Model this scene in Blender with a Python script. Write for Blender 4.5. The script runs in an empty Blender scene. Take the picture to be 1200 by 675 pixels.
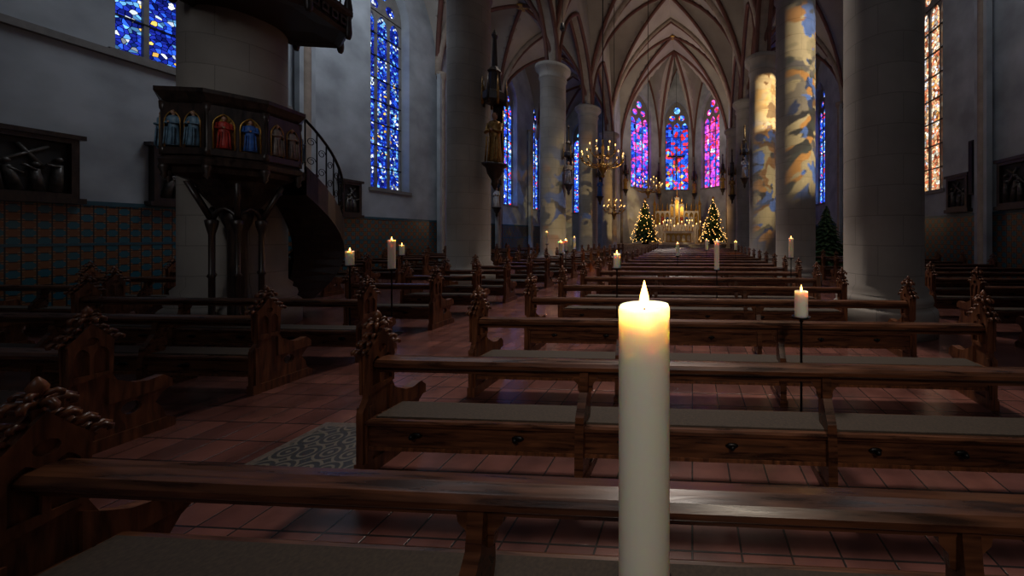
import bpy, bmesh, math, random
from math import sin, cos, pi, sqrt, radians, atan2, atan, tan
from mathutils import Vector, Matrix
from mathutils.geometry import tessellate_polygon
random.seed(7)
S = bpy.context.scene
COL = S.collection

# ------------------------------------------------------------ materials
def newmat(name):
    m = bpy.data.materials.new(name); m.use_nodes = True
    nt = m.node_tree
    return m, nt, nt.nodes, nt.links, nt.nodes['Principled BSDF']

def plain(name, col, rough=0.6, metal=0.0, var=0.15, scale=6.0, bump=0.0, emis=None, es=0.0, spec=0.5):
    m, nt, N, L, b = newmat(name)
    b.inputs['Roughness'].default_value = rough
    b.inputs['Metallic'].default_value = metal
    b.inputs['Specular IOR Level'].default_value = spec
    tc = N.new('ShaderNodeTexCoord'); no = N.new('ShaderNodeTexNoise')
    no.inputs['Scale'].default_value = scale; no.inputs['Detail'].default_value = 6
    L.new(tc.outputs['Object'], no.inputs['Vector'])
    cr = N.new('ShaderNodeValToRGB')
    lo = [c*(1-var) for c in col]; hi = [min(1, c*(1+var)) for c in col]
    cr.color_ramp.elements[0].position = .3; cr.color_ramp.elements[1].position = .7
    cr.color_ramp.elements[0].color = (*lo, 1); cr.color_ramp.elements[1].color = (*hi, 1)
    L.new(no.outputs['Fac'], cr.inputs['Fac']); L.new(cr.outputs['Color'], b.inputs['Base Color'])
    if bump:
        bp = N.new('ShaderNodeBump'); bp.inputs['Strength'].default_value = bump; bp.inputs['Distance'].default_value = .02
        L.new(no.outputs['Fac'], bp.inputs['Height']); L.new(bp.outputs['Normal'], b.inputs['Normal'])
    return m

def wood(name, c1, c2, rough=0.32, sc=(1.2, 14, 14)):
    m, nt, N, L, b = newmat(name)
    tc = N.new('ShaderNodeTexCoord'); mp = N.new('ShaderNodeMapping')
    mp.inputs['Scale'].default_value = sc
    L.new(tc.outputs['Object'], mp.inputs['Vector'])
    oi = N.new('ShaderNodeObjectInfo'); va = N.new('ShaderNodeVectorMath'); va.operation = 'ADD'
    mm = N.new('ShaderNodeMath'); mm.operation = 'MULTIPLY'; mm.inputs[1].default_value = 37
    L.new(oi.outputs['Random'], mm.inputs[0]); L.new(mp.outputs['Vector'], va.inputs[0]); L.new(mm.outputs[0], va.inputs[1])
    no = N.new('ShaderNodeTexNoise'); no.inputs['Scale'].default_value = 2.2; no.inputs['Detail'].default_value = 8
    no.inputs['Distortion'].default_value = .6
    L.new(va.outputs['Vector'], no.inputs['Vector'])
    cr = N.new('ShaderNodeValToRGB'); cr.color_ramp.elements[0].position = .34; cr.color_ramp.elements[1].position = .72
    cr.color_ramp.elements[0].color = (*c1, 1); cr.color_ramp.elements[1].color = (*c2, 1)
    L.new(no.outputs['Fac'], cr.inputs['Fac']); L.new(cr.outputs['Color'], b.inputs['Base Color'])
    mr = N.new('ShaderNodeMapRange'); mr.inputs['To Min'].default_value = rough-.08; mr.inputs['To Max'].default_value = rough+.2
    L.new(no.outputs['Fac'], mr.inputs['Value']); L.new(mr.outputs['Result'], b.inputs['Roughness'])
    bp = N.new('ShaderNodeBump'); bp.inputs['Strength'].default_value = .25; bp.inputs['Distance'].default_value = .004
    L.new(no.outputs['Fac'], bp.inputs['Height']); L.new(bp.outputs['Normal'], b.inputs['Normal'])
    return m

def bricks(name, c1, c2, mortar, w, h, ms=0.01, offset=0.5, rough=0.7, coord='UV', bump=.3, noise=.25, spec=.5, nscale=3):
    m, nt, N, L, b = newmat(name)
    tc = N.new('ShaderNodeTexCoord')
    br = N.new('ShaderNodeTexBrick'); br.offset = offset
    br.inputs['Scale'].default_value = 1
    br.inputs['Brick Width'].default_value = w; br.inputs['Row Height'].default_value = h
    br.inputs['Mortar Size'].default_value = ms; br.inputs['Mortar Smooth'].default_value = .3
    br.inputs['Color1'].default_value = (*c1, 1); br.inputs['Color2'].default_value = (*c2, 1)
    br.inputs['Mortar'].default_value = (*mortar, 1)
    L.new(tc.outputs[coord], br.inputs['Vector'])
    no = N.new('ShaderNodeTexNoise'); no.inputs['Scale'].default_value = nscale; no.inputs['Detail'].default_value = 8
    L.new(tc.outputs['Object'], no.inputs['Vector'])
    mr = N.new('ShaderNodeMapRange'); mr.inputs['From Min'].default_value = .3; mr.inputs['From Max'].default_value = .7
    mr.inputs['To Min'].default_value = 1-noise; mr.inputs['To Max'].default_value = 1+noise
    L.new(no.outputs['Fac'], mr.inputs['Value'])
    vm = N.new('ShaderNodeVectorMath'); vm.operation = 'SCALE'
    L.new(br.outputs['Color'], vm.inputs[0]); L.new(mr.outputs['Result'], vm.inputs['Scale'])
    L.new(vm.outputs['Vector'], b.inputs['Base Color'])
    b.inputs['Roughness'].default_value = rough; b.inputs['Specular IOR Level'].default_value = spec
    bp = N.new('ShaderNodeBump'); bp.inputs['Strength'].default_value = bump; bp.inputs['Distance'].default_value = .01; bp.invert = True
    L.new(br.outputs['Fac'], bp.inputs['Height']); L.new(bp.outputs['Normal'], b.inputs['Normal'])
    return m

def checker_tiles(name, ca, cb, cc, cell=.16):
    m, nt, N, L, b = newmat(name)
    tc = N.new('ShaderNodeTexCoord')
    ch = N.new('ShaderNodeTexChecker'); ch.inputs['Scale'].default_value = 1/cell
    ch.inputs['Color1'].default_value = (*ca, 1); ch.inputs['Color2'].default_value = (*cb, 1)
    L.new(tc.outputs['UV'], ch.inputs['Vector'])
    vo = N.new('ShaderNodeTexVoronoi'); vo.inputs['Scale'].default_value = 1/cell; vo.inputs['Randomness'].default_value = 0
    L.new(tc.outputs['UV'], vo.inputs['Vector'])
    lt = N.new('ShaderNodeMath'); lt.operation = 'LESS_THAN'; lt.inputs[1].default_value = .26
    L.new(vo.outputs['Distance'], lt.inputs[0])
    mx = N.new('ShaderNodeMix'); mx.data_type = 'RGBA'
    L.new(lt.outputs[0], mx.inputs['Factor']); L.new(ch.outputs['Color'], mx.inputs['A'])
    mx.inputs['B'].default_value = (*cc, 1)
    br = N.new('ShaderNodeTexBrick'); br.offset = 0
    br.inputs['Brick Width'].default_value = cell; br.inputs['Row Height'].default_value = cell
    br.inputs['Mortar Size'].default_value = cell*.06; br.inputs['Scale'].default_value = 1
    L.new(tc.outputs['UV'], br.inputs['Vector'])
    m2 = N.new('ShaderNodeMix'); m2.data_type = 'RGBA'
    L.new(br.outputs['Fac'], m2.inputs['Factor']); L.new(mx.outputs['Result'], m2.inputs['A'])
    m2.inputs['B'].default_value = (.02, .02, .02, 1)
    L.new(m2.outputs['Result'], b.inputs['Base Color'])
    b.inputs['Roughness'].default_value = .3
    return m

def scroll_mosaic(name):
    m, nt, N, L, b = newmat(name)
    tc = N.new('ShaderNodeTexCoord')
    vo = N.new('ShaderNodeTexVoronoi'); vo.inputs['Scale'].default_value = 5.5; vo.inputs['Randomness'].default_value = .25
    L.new(tc.outputs['UV'], vo.inputs['Vector'])
    mu = N.new('ShaderNodeMath'); mu.operation = 'MULTIPLY'; mu.inputs[1].default_value = 26; L.new(vo.outputs['Distance'], mu.inputs[0])
    sn = N.new('ShaderNodeMath'); sn.operation = 'SINE'; L.new(mu.outputs[0], sn.inputs[0])
    cr = N.new('ShaderNodeValToRGB'); cr.color_ramp.interpolation = 'CONSTANT'; e = cr.color_ramp.elements
    e[0].color = (.02, .02, .021, 1); e[1].position = .42; e[1].color = (.12, .105, .08, 1)
    L.new(sn.outputs[0], cr.inputs['Fac']); L.new(cr.outputs['Color'], b.inputs['Base Color'])
    b.inputs['Roughness'].default_value = .4
    return m

def stained(name, palette, scale, strength, big=.5, lead=.05, figscale=.8):
    m, nt, N, L, b = newmat(name)
    N.remove(b); out = N['Material Output']
    tc = N.new('ShaderNodeTexCoord')
    v1 = N.new('ShaderNodeTexVoronoi'); v1.inputs['Scale'].default_value = scale
    v2 = N.new('ShaderNodeTexVoronoi'); v2.inputs['Scale'].default_value = figscale
    v3 = N.new('ShaderNodeTexVoronoi'); v3.feature = 'DISTANCE_TO_EDGE'; v3.inputs['Scale'].default_value = scale
    for v in (v1, v2, v3):
        v.voronoi_dimensions = '2D'; L.new(tc.outputs['UV'], v.inputs['Vector'])
    s1 = N.new('ShaderNodeSeparateColor'); s2 = N.new('ShaderNodeSeparateColor')
    L.new(v1.outputs['Color'], s1.inputs[0]); L.new(v2.outputs['Color'], s2.inputs[0])
    mx = N.new('ShaderNodeMix'); mx.inputs['Factor'].default_value = big
    L.new(s1.outputs[0], mx.inputs['A']); L.new(s2.outputs[0], mx.inputs['B'])
    cr = N.new('ShaderNodeValToRGB'); cr.color_ramp.interpolation = 'CONSTANT'
    e = cr.color_ramp.elements
    e[0].position = 0; e[0].color = (*palette[0][1], 1)
    e[1].position = palette[1][0]; e[1].color = (*palette[1][1], 1)
    for p, c in palette[2:]:
        k = e.new(p); k.color = (*c, 1)
    L.new(mx.outputs['Result'], cr.inputs['Fac'])
    gt = N.new('ShaderNodeMath'); gt.operation = 'GREATER_THAN'; gt.inputs[1].default_value = lead
    L.new(v3.outputs['Distance'], gt.inputs[0])
    mr = N.new('ShaderNodeMapRange'); mr.inputs['To Min'].default_value = .2; mr.inputs['To Max'].default_value = 1.5
    L.new(s1.outputs[1], mr.inputs['Value'])
    mu = N.new('ShaderNodeMath'); mu.operation = 'MULTIPLY'; L.new(gt.outputs[0], mu.inputs[0]); L.new(mr.outputs['Result'], mu.inputs[1])
    mu2 = N.new('ShaderNodeMath'); mu2.operation = 'MULTIPLY'; L.new(mu.outputs[0], mu2.inputs[0]); mu2.inputs[1].default_value = strength
    em = N.new('ShaderNodeEmission'); L.new(cr.outputs['Color'], em.inputs['Color']); L.new(mu2.outputs[0], em.inputs['Strength'])
    L.new(em.outputs[0], out.inputs['Surface'])
    return m

M = {}
M['plaster'] = plain('plaster_wall', (.34, .37, .40), .85, var=.28, scale=.9, bump=.3)
M['vault'] = plain('vault_plaster', (.36, .325, .29), .85, var=.14, scale=.7)
M['rib'] = plain('rib_red_stone', (.12, .045, .033), .7, var=.2, scale=3)
M['ribgrey'] = plain('rib_grey_stone', (.31, .25, .20), .75, var=.2, scale=3)
M['stone'] = bricks('column_sandstone', (.30, .275, .245), (.265, .243, .217), (.20, .182, .164), 1.05, .52, .009, noise=.16, rough=.75, nscale=1.2)
M['trac'] = plain('tracery_stone', (.20, .19, .18), .8)
M['floor'] = bricks('terracotta_floor', (.165, .066, .052), (.095, .038, .033), (.018, .013, .012), .27, .27, .007, 0, .22, 'Object', noise=.35)
M['chfloor'] = bricks('chancel_floor_stone', (.35, .3, .25), (.28, .24, .2), (.1, .08, .07), .5, .5, .01, 0, .4, 'Object')
M['mosaic'] = scroll_mosaic('mosaic_floor')
M['mosaicb'] = plain('mosaic_border', (.10, .08, .065), .4, var=.4, scale=40)
M['dado'] = checker_tiles('dado_glazed_tiles', (.02, .11, .15), (.17, .07, .03), (.22, .13, .07), .17)
M['dadorim'] = plain('dado_border', (.02, .08, .11), .4)
M['wood'] = wood('dark_oak', (.022, .0085, .0045), (.145, .054, .024), .24)
M['woodl'] = wood('carved_oak', (.05, .017, .008), (.22, .08, .032), .30, (14, 12, 1.6))
M['woodd'] = wood('blackened_oak', (.010, .007, .006), (.045, .026, .019), .33, (8, 8, 1.5))
M['felt'] = plain('seat_felt', (.036, .024, .015), .8, var=.35, scale=60)
M['iron'] = plain('wrought_iron', (.012, .012, .013), .4, .7)
M['brass'] = plain('brass', (.55, .33, .10), .3, 1.0, var=.2)
M['gold'] = plain('gilding', (.60, .36, .08), .35, .8, var=.3, scale=12)
M['agold'] = plain('aged_gilding', (.34, .19, .055), .45, .6, var=.4, scale=14)
M['white'] = plain('marble_white', (.6, .56, .5), .5)
M['cloth'] = plain('altar_cloth', (.75, .72, .66), .9)
M['skin'] = plain('painted_skin', (.42, .25, .17), .6)
M['red'] = plain('painted_red', (.42, .035, .025), .5, var=.4, scale=14)
M['blue'] = plain('painted_blue', (.03, .12, .42), .5, var=.4, scale=14)
M['paleblue'] = plain('painted_pale_blue', (.12, .22, .31), .5, var=.4, scale=14)
M['palest'] = plain('painted_grey', (.22, .18, .16), .5, var=.4, scale=14)
M['panelbg'] = plain('painted_gold_ground', (.36, .19, .06), .4, .3, var=.4, scale=14)
M['relief'] = plain('relief_bronze', (.085, .075, .066), .4, .3, var=.5, scale=9, bump=.6)
M['reliefd'] = plain('relief_dark', (.020, .019, .019), .6, var=.4, scale=9)
M['green'] = plain('fir_green', (.022, .065, .02), .7, var=.5, scale=8)
M['bark'] = plain('bark', (.05, .03, .02), .9)
M['paper'] = plain('paper', (.40, .42, .5), .8, var=.25, scale=40)
M['black'] = plain('black_paint', (.015, .015, .016), .5)
m, nt, N, L, b = newmat('candle_wax')
b.inputs['Base Color'].default_value = (.95, .86, .76, 1); b.inputs['Roughness'].default_value = .45
b.inputs['Subsurface Weight'].default_value = 1; b.inputs['Subsurface Scale'].default_value = .13
b.inputs['Subsurface Radius'].default_value = (1, .52, .25)
M['wax'] = m
def emit(name, c, s):
    m, nt, N, L, b = newmat(name); N.remove(b)
    e = N.new('ShaderNodeEmission'); e.inputs['Color'].default_value = (*c, 1); e.inputs['Strength'].default_value = s
    L.new(e.outputs[0], N['Material Output'].inputs['Surface']); return m
M['flame'] = emit('flame', (1, .46, .11), 10)
M['bulb'] = emit('warm_bulb', (1, .50, .13), 5.5)
BL = (.02, .09, .75); DB = (.01, .02, .28); CY = (.15, .45, .95); WH = (.75, .85, 1); RD = (.8, .03, .04); YE = (1, .6, .12); PU = (.35, .05, .6); MG = (.85, .08, .4)
M['glass_blue'] = stained('glass_blue', [(0, DB), (.22, BL), (.40, CY), (.46, DB), (.58, WH), (.64, DB), (.8, YE), (.83, CY)], 10, 1.5, .3, .07, 1.4)
M['glass_blue_s'] = stained('glass_blue_small', [(0, DB), (.2, BL), (.38, CY), (.5, BL), (.62, WH), (.67, RD), (.75, BL)], 6, 2.2, .3, .05, 1.2)
M['glass_apse_l'] = stained('glass_apse_violet', [(0, DB), (.15, BL), (.36, PU), (.5, MG), (.62, BL), (.75, CY), (.82, MG)], 3.2, 2.3, .35, .04, .7)
M['glass_apse_c'] = stained('glass_apse_blue_red', [(0, DB), (.15, BL), (.38, RD), (.5, BL), (.6, YE), (.65, MG), (.72, CY)], 3.2, 2.0, .4, .04, .5)
M['glass_apse_r'] = stained('glass_apse_magenta', [(0, PU), (.2, MG), (.38, WH), (.42, BL), (.55, MG), (.7, PU), (.8, RD)], 3.2, 2.1, .3, .04, .7)
M['glass_warm'] = stained('glass_warm', [(0, (.5, .12, .05)), (.2, (.9, .5, .25)), (.45, (1, .85, .65)), (.6, (.8, .25, .12)), (.72, (.7, .7, .8)), (.85, (.9, .4, .1))], 8, 1.3, .3, .06, 1.2)

# ------------------------------------------------------------ mesh builder
class MB:
    def __init__(s):
        s.bm = bmesh.new(); s.uv = s.bm.loops.layers.uv.new('UVMap'); s.mats = []
        s.T = Matrix.Identity(4)
    def mi(s, k):
        if k not in s.mats: s.mats.append(k)
        return s.mats.index(k)
    def v(s, p): return s.bm.verts.new(s.T @ Vector(p))
    def f(s, vs, mat, uvs=None, smooth=False):
        try: fc = s.bm.faces.new(vs)
        except ValueError: return None
        fc.material_index = s.mi(mat); fc.smooth = smooth
        if uvs:
            for l, u in zip(fc.loops, uvs): l[s.uv].uv = u
        return fc
    def box(s, c, d, mat, rz=0):
        R = Matrix.Rotation(rz, 3, 'Z'); c = Vector(c)
        vs = []
        for i in (-1, 1):
            for j in (-1, 1):
                for k in (-1, 1):
                    vs.append(s.v(c + R @ Vector((i*d[0]/2, j*d[1]/2, k*d[2]/2))))
        for q in ((0, 1, 3, 2), (4, 6, 7, 5), (0, 4, 5, 1), (2, 3, 7, 6), (0, 2, 6, 4), (1, 5, 7, 3)):
            s.f([vs[a] for a in q], mat)
    def lathe(s, prof, c, mat, seg=16, smooth=True, sx=1, sy=1, rot=0):
        rings = []
        for r, z in prof:
            rings.append([s.v((c[0]+sx*r*cos(2*pi*i/seg+rot), c[1]+sy*r*sin(2*pi*i/seg+rot), c[2]+z)) for i in range(seg)])
        r0 = max(p[0] for p in prof)
        for a in range(len(prof)-1):
            for i in range(seg):
                j = (i+1) % seg
                u0 = 2*pi*i/seg*r0; u1 = 2*pi*(i+1)/seg*r0
                s.f([rings[a][i], rings[a][j], rings[a+1][j], rings[a+1][i]], mat,
                    [(u0, prof[a][1]), (u1, prof[a][1]), (u1, prof[a+1][1]), (u0, prof[a+1][1])], smooth)
        s.f(list(reversed(rings[0])), mat); s.f(rings[-1], mat)
    def sph(s, c, r, mat, seg=8, rings=6):
        if not hasattr(r, '__len__'): r = (r, r, r)
        grid = []
        for a in range(1, rings):
            t = pi*a/rings
            grid.append([s.v((c[0]+r[0]*sin(t)*cos(2*pi*i/seg), c[1]+r[1]*sin(t)*sin(2*pi*i/seg), c[2]-r[2]*cos(t))) for i in range(seg)])
        b = s.v((c[0], c[1], c[2]-r[2])); t = s.v((c[0], c[1], c[2]+r[2]))
        for i in range(seg):
            j = (i+1) % seg
            s.f([b, grid[0][j], grid[0][i]], mat, smooth=True)
            s.f([t, grid[-1][i], grid[-1][j]], mat, smooth=True)
            for a in range(len(grid)-1):
                s.f([grid[a][i], grid[a][j], grid[a+1][j], grid[a+1][i]], mat, smooth=True)
    def tube(s, pts, r, mat, seg=8, r2=None, radii=None):
        pts = [Vector(p) for p in pts]; n = len(pts); rings = []
        for i, p in enumerate(pts):
            d = (pts[min(i+1, n-1)]-pts[max(i-1, 0)]).normalized()
            a = d.cross(Vector((0, 0, 1)))
            if a.length < 1e-3: a = Vector((1, 0, 0))
            a.normalize(); bb = a.cross(d)
            if i and a.dot(pa) < 0: a = -a; bb = -bb
            pa = a
            rr = radii[i] if radii else (r if r2 is None else r+(r2-r)*i/(n-1))
            rings.append([s.v(p+(a*cos(2*pi*k/seg)+bb*sin(2*pi*k/seg))*rr) for k in range(seg)])
        for i in range(n-1):
            for k in range(seg):
                j = (k+1) % seg
                s.f([rings[i][k], rings[i][j], rings[i+1][j], rings[i+1][k]], mat, smooth=True)
        s.f(list(reversed(rings[0])), mat); s.f(rings[-1], mat)
    def plate(s, loops, mp, t0, t1, mat, sidemat=None):
        L3 = [[Vector((u, v, 0)) for u, v in lp] for lp in loops]
        tris = tessellate_polygon(L3)
        flat = [p for lp in loops for p in lp]
        A = [s.v(mp(u, v, t0)) for u, v in flat]; B = [s.v(mp(u, v, t1)) for u, v in flat]
        for t in tris:
            s.f([A[i] for i in t], mat, [flat[i] for i in t])
            s.f([B[i] for i in reversed(t)], mat, [flat[i] for i in reversed(t)])
        o = 0
        for lp in loops:
            n = len(lp)
            for i in range(n):
                j = (i+1) % n
                s.f([A[o+i], A[o+j], B[o+j], B[o+i]], sidemat or mat, [flat[o+i], flat[o+j], flat[o+j], flat[o+i]])
            o += n
    def mesh(s, name):
        bmesh.ops.recalc_face_normals(s.bm, faces=s.bm.faces)
        me = bpy.data.meshes.new(name); s.bm.to_mesh(me); s.bm.free()
        for k in s.mats: me.materials.append(M[k])
        return me
    def obj(s, name, loc=(0, 0, 0), rz=0):
        return place(name, s.mesh(name), loc, rz)
def place(name, me, loc=(0, 0, 0), rz=0):
    o = bpy.data.objects.new(name, me); o.location = loc; o.rotation_euler = (0, 0, rz)
    COL.objects.link(o); return o

def arch(cx, w, z0, zs, n=7, k=1.0):
    R = w*k; c = R-w/2; a1 = math.acos(c/R) if c < R else 0
    pts = [(cx-w/2, z0), (cx+w/2, z0)]
    for i in range(n+1):
        a = a1*i/n; pts.append((cx-c+R*cos(a), zs+R*sin(a)))
    for i in range(n-1, -1, -1):
        a = a1*i/n; pts.append((cx+c-R*cos(a), zs+R*sin(a)))
    return pts
def circ(cx, cz, r, n=12): return [(cx+r*cos(2*pi*i/n), cz+r*sin(2*pi*i/n)) for i in range(n)]
def rect(u0, u1, v0, v1): return [(u0, v0), (u1, v0), (u1, v1), (u0, v1)]

# ------------------------------------------------------------ room
XL, XR = -13.8, 10.0
CLX, CRX = -7.3, 3.6
LC = [(-7.5, -.4), (-8.6, 6.0), (-7.6, 11.26), (-7.4, 17.8), (-7.3, 23.6), (-7.3, 29.7)]
RC = [(3.55, .9), (3.55, 6.6), (3.55, 12.0), (3.55, 17.5), (3.6, 23.2), (3.6, 29.3)]
ZS = 10.45; HN = 10.0; HA = 5.6
CXN = (CLX+CRX)/2
b = MB()
b.box(((XL+XR)/2, 14.5, -.1), (XR-XL+2, 42, .2), 'floor'); b.obj('floor')
b = MB()
b.plate([[(CLX+1.1, 29.3), (CRX-1.1, 29.3), (CRX-1.1, 30.8), (CRX-.02, 30.8), (CRX-.02, 34.6), (.14, 38.38), (-3.64, 38.38), (CLX+.02, 34.6), (CLX+.02, 30.8), (CLX+1.1, 30.8)]], lambda u, v, t: (u, v, t), 0, .9, 'chfloor')
for i in range(3):
    b.box((CXN, 29.1-.2*i-.0, .375-.15*i), (CRX-CLX-2.2, .4, .75-.3*i), 'chfloor')
b.obj('chancel_platform')

wn = [0]
def window(origin, du, w, z0, ztop, glass, lights=2, outward=None, k=1.0, off=.4):
    wn[0] += 1
    zs = ztop-w*k*sin(math.acos((w*k-w/2)/(w*k)))
    du = Vector(du); ou = Vector(outward); o = Vector(origin)
    mp = lambda u, v, t: (o.x+du.x*u+ou.x*t, o.y+du.y*u+ou.y*t, v)
    b = MB()
    outer = arch(0, w, z0, zs, 8, k)
    fr = .09; mul = .09
    lw = (w-2*fr-mul*(lights-1))/lights
    holes = []
    lt = zs-.15
    for i in range(lights):
        cx = -w/2+fr+lw/2+i*(lw+mul)
        holes.append(arch(cx, lw, z0+fr, lt-lw*.8, 4))
    if lights == 2: holes.append(circ(0, zs+w*.28, w*.2))
    if lights == 3:
        holes.append(circ(-w*.2, zs+w*.16, w*.125)); holes.append(circ(w*.2, zs+w*.16, w*.125)); holes.append(circ(0, zs+w*.47, w*.14))
    b.plate([outer]+holes, mp, off, off+.14, 'trac')
    z = z0+1.0
    while z < zs:
        b.plate([rect(-w/2+.02, w/2-.02, z-.02, z+.02)], mp, off-.01, off+.15, 'iron'); z += 1.0
    b.plate([arch(0, w-.02, z0+.01, zs, 8, k)], mp, off+.08, off+.1, glass)
    b.plate([rect(-w/2-.1, w/2+.1, z0-.14, z0)], mp, -.06, .4, 'trac')
    b.obj('window_%d' % wn[0])
    return arch(0, w, z0, zs, 8, k)

def shift(lp, d): return [(u+d, v) for u, v in lp]
holes = []
for (y, w, z0, zt, g, n) in ((8.15, 1.4, 6.2, 13.4, 'glass_blue', 2), (14.95, 2.0, 3.8, 13.6, 'glass_blue', 3), (20.9, 1.9, 3.9, 13.6, 'glass_blue', 3), (25.3, 1.9, 4.0, 13.6, 'glass_blue_s', 3), (29.9, 1.8, 4.0, 13.6, 'glass_blue_s', 3)):
    holes.append(shift(window((XL, y, 0), (0, 1, 0), w, z0, zt, g, n, (-1, 0, 0)), y))
b = MB()
b.plate([rect(-6, 34.6, 0, 18)]+holes, lambda u, v, t: (XL-t, u, v), 0, .7, 'plaster'); b.obj('wall_left')
b = MB()
b.plate([rect(-6, 34.2, 0, 2.42)], lambda u, v, t: (XL+t, u, v), 0, .03, 'dado')
b.plate([rect(-6, 34.2, 2.42, 2.52)], lambda u, v, t: (XL+t, u, v), 0, .05, 'dadorim')
b.plate([rect(-6, 34.2, 1.50, 1.56)], lambda u, v, t: (XL+t, u, v), 0.03, .04, 'dadorim')
b.obj('trim_1')
b = MB()
b.plate([rect(-6, 11, 5.98, 6.14)], lambda u, v, t: (XL+t, u, v), 0, .12, 'trac'); b.obj('trim_2')
holes = []
for (y, w, z0, zt, g, n) in ((9.3, 1.2, 8.5, 13.4, 'glass_warm', 2), (15.25, 2.1, 3.6, 13.6, 'glass_warm', 3), (20.9, 1.9, 3.9, 13.6, 'glass_blue_s', 3), (27.5, 2.3, 4.2, 13.8, 'glass_blue_s', 3)):
    holes.append(shift(window((XR, y, 0), (0, 1, 0), w, z0, zt, g, n, (1, 0, 0)), y))
b = MB()
b.plate([rect(-6, 34.6, 0, 18)]+holes, lambda u, v, t: (XR+t, u, v), 0, .7, 'plaster'); b.obj('wall_right')
b = MB()
b.plate([rect(-6, 34.2, 0, 2.42)], lambda u, v, t: (XR-t, u, v), 0, .03, 'dado')
b.plate([rect(-6, 34.2, 2.42, 2.52)], lambda u, v, t: (XR-t, u, v), 0, .05, 'dadorim')
b.obj('trim_3')
h = shift(window((-11.3, 34.6, 0), (1, 0, 0), 2.2, 4, 13.6, 'glass_blue_s', 3, (0, 1, 0)), -11.3)
b = MB(); b.plate([rect(XL-.7, CLX, 0, 18), h], lambda u, v, t: (u, 34.6+t, v), 0, .7, 'plaster'); b.obj('wall_aisle_end_left')
h = shift(window((7.2, 34.6, 0), (1, 0, 0), 2.2, 4, 13.6, 'glass_blue_s', 3, (0, 1, 0)), 7.2)
b = MB(); b.plate([rect(CRX, XR+.7, 0, 18), h], lambda u, v, t: (u, 34.6+t, v), 0, .7, 'plaster'); b.obj('wall_aisle_end_right')
b = MB(); b.plate([rect(XL-.7, XR+.7, 0, 21)], lambda u, v, t: (u, -6-t, v), 0, .7, 'plaster'); b.obj('wall_back')
for x, nm in ((CLX, 'left'), (CRX, 'right')):
    b = MB(); sg = -1 if nm == 'left' else 1
    b.plate([rect(29.9, 34.6, 0, 21)], lambda u, v, t: (x+sg*t, u, v), 0, .6, 'plaster'); b.obj('wall_chancel_'+nm)
AP = [(CLX, 34.6), (-3.65, 38.4), (.15, 38.4), (CRX, 34.6)]
for i, g in enumerate(('glass_apse_l', 'glass_apse_c', 'glass_apse_r')):
    p = Vector((*AP[i], 0)); q = Vector((*AP[i+1], 0)); d = (q-p); ln = d.length; d.normalize(); ou = Vector((-d.y, d.x, 0))
    mid = (p+q)/2
    hl = window(mid, d, 2.7, 6.8, 16.9, g, 3, ou)
    b = MB()
    b.plate([rect(-ln/2, ln/2, 0, 21), hl], lambda u, v, t: (mid.x+d.x*u+ou.x*t, mid.y+d.y*u+ou.y*t, v), 0, .6, 'plaster')
    b.obj('wall_apse_%s' % 'left center right'.split()[i])

# ------------------------------------------------------------ vaults
def P(t): t = min(1, abs(t)); return sqrt(max(0, 4-(1+t)**2))/1.7320508
def bil(c, u, v):
    a = (1-u)/2; bq = (1+u)/2; e = (1-v)/2; f = (1+v)/2
    return tuple(c[0][i]*a*e+c[1][i]*bq*e+c[2][i]*a*f+c[3][i]*bq*f for i in (0, 1))
def vbay(b, c, h, n=14):
    g = []
    for i in range(-n, n+1):
        u = sin(pi/2*i/n); row = []
        for j in range(-n, n+1):
            v = sin(pi/2*j/n); x, y = bil(c, u, v)
            row.append(b.v((x, y, ZS+h*max(P(u), P(v)))))
        g.append(row)
    for i in range(2*n):
        for j in range(2*n):
            b.f([g[i][j], g[i+1][j], g[i+1][j+1], g[i][j+1]], 'vault', smooth=False)
def vribs(b, c, h, r=.13, n=14):
    T = [sin(pi/2*i/n) for i in range(-n, n+1)]
    for s in (1, -1):
        b.tube([(*bil(c, t, s*t), ZS+h*P(t)-.06) for t in T], r, 'rib', 6)
    b.tube([(*bil(c, t, -1), ZS+h*P(t)-.1) for t in T], r*1.7, 'ribgrey', 8)
    b.tube([(*bil(c, t, -1), ZS+h*P(t)-.3) for t in T], r*.8, 'rib', 6)
    b.tube([(*bil(c, t, 0), ZS+h-.02) for t in T], r*.6, 'rib', 6)
    x, y = bil(c, 0, 0); b.lathe([(.3, -.12), (.36, -.02), (.2, .05)], (x, y, ZS+h-.12), 'gold', 10)
Lp = [(-7.5, -6)]+LC+[(CLX, 34.6)]; Rp = [(3.55, -6)]+RC+[(CRX, 34.6)]
bv = MB(); br = MB()
for i in range(len(Lp)-1):
    c = [Lp[i], Rp[i], Lp[i+1], Rp[i+1]]; vbay(bv, c, HN); vribs(br, c, HN)
for i in range(len(Lp)-1):
    c = [(XL, Lp[i][1]), Lp[i], (XL, Lp[i+1][1]), Lp[i+1]]; vbay(bv, c, HA, 10); vribs(br, c, HA, .11, 10)
    c = [Rp[i], (XR, Rp[i][1]), Rp[i+1], (XR, Rp[i+1][1])]; vbay(bv, c, HA, 10); vribs(br, c, HA, .11, 10)
C = (CXN, 34.6)
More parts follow.
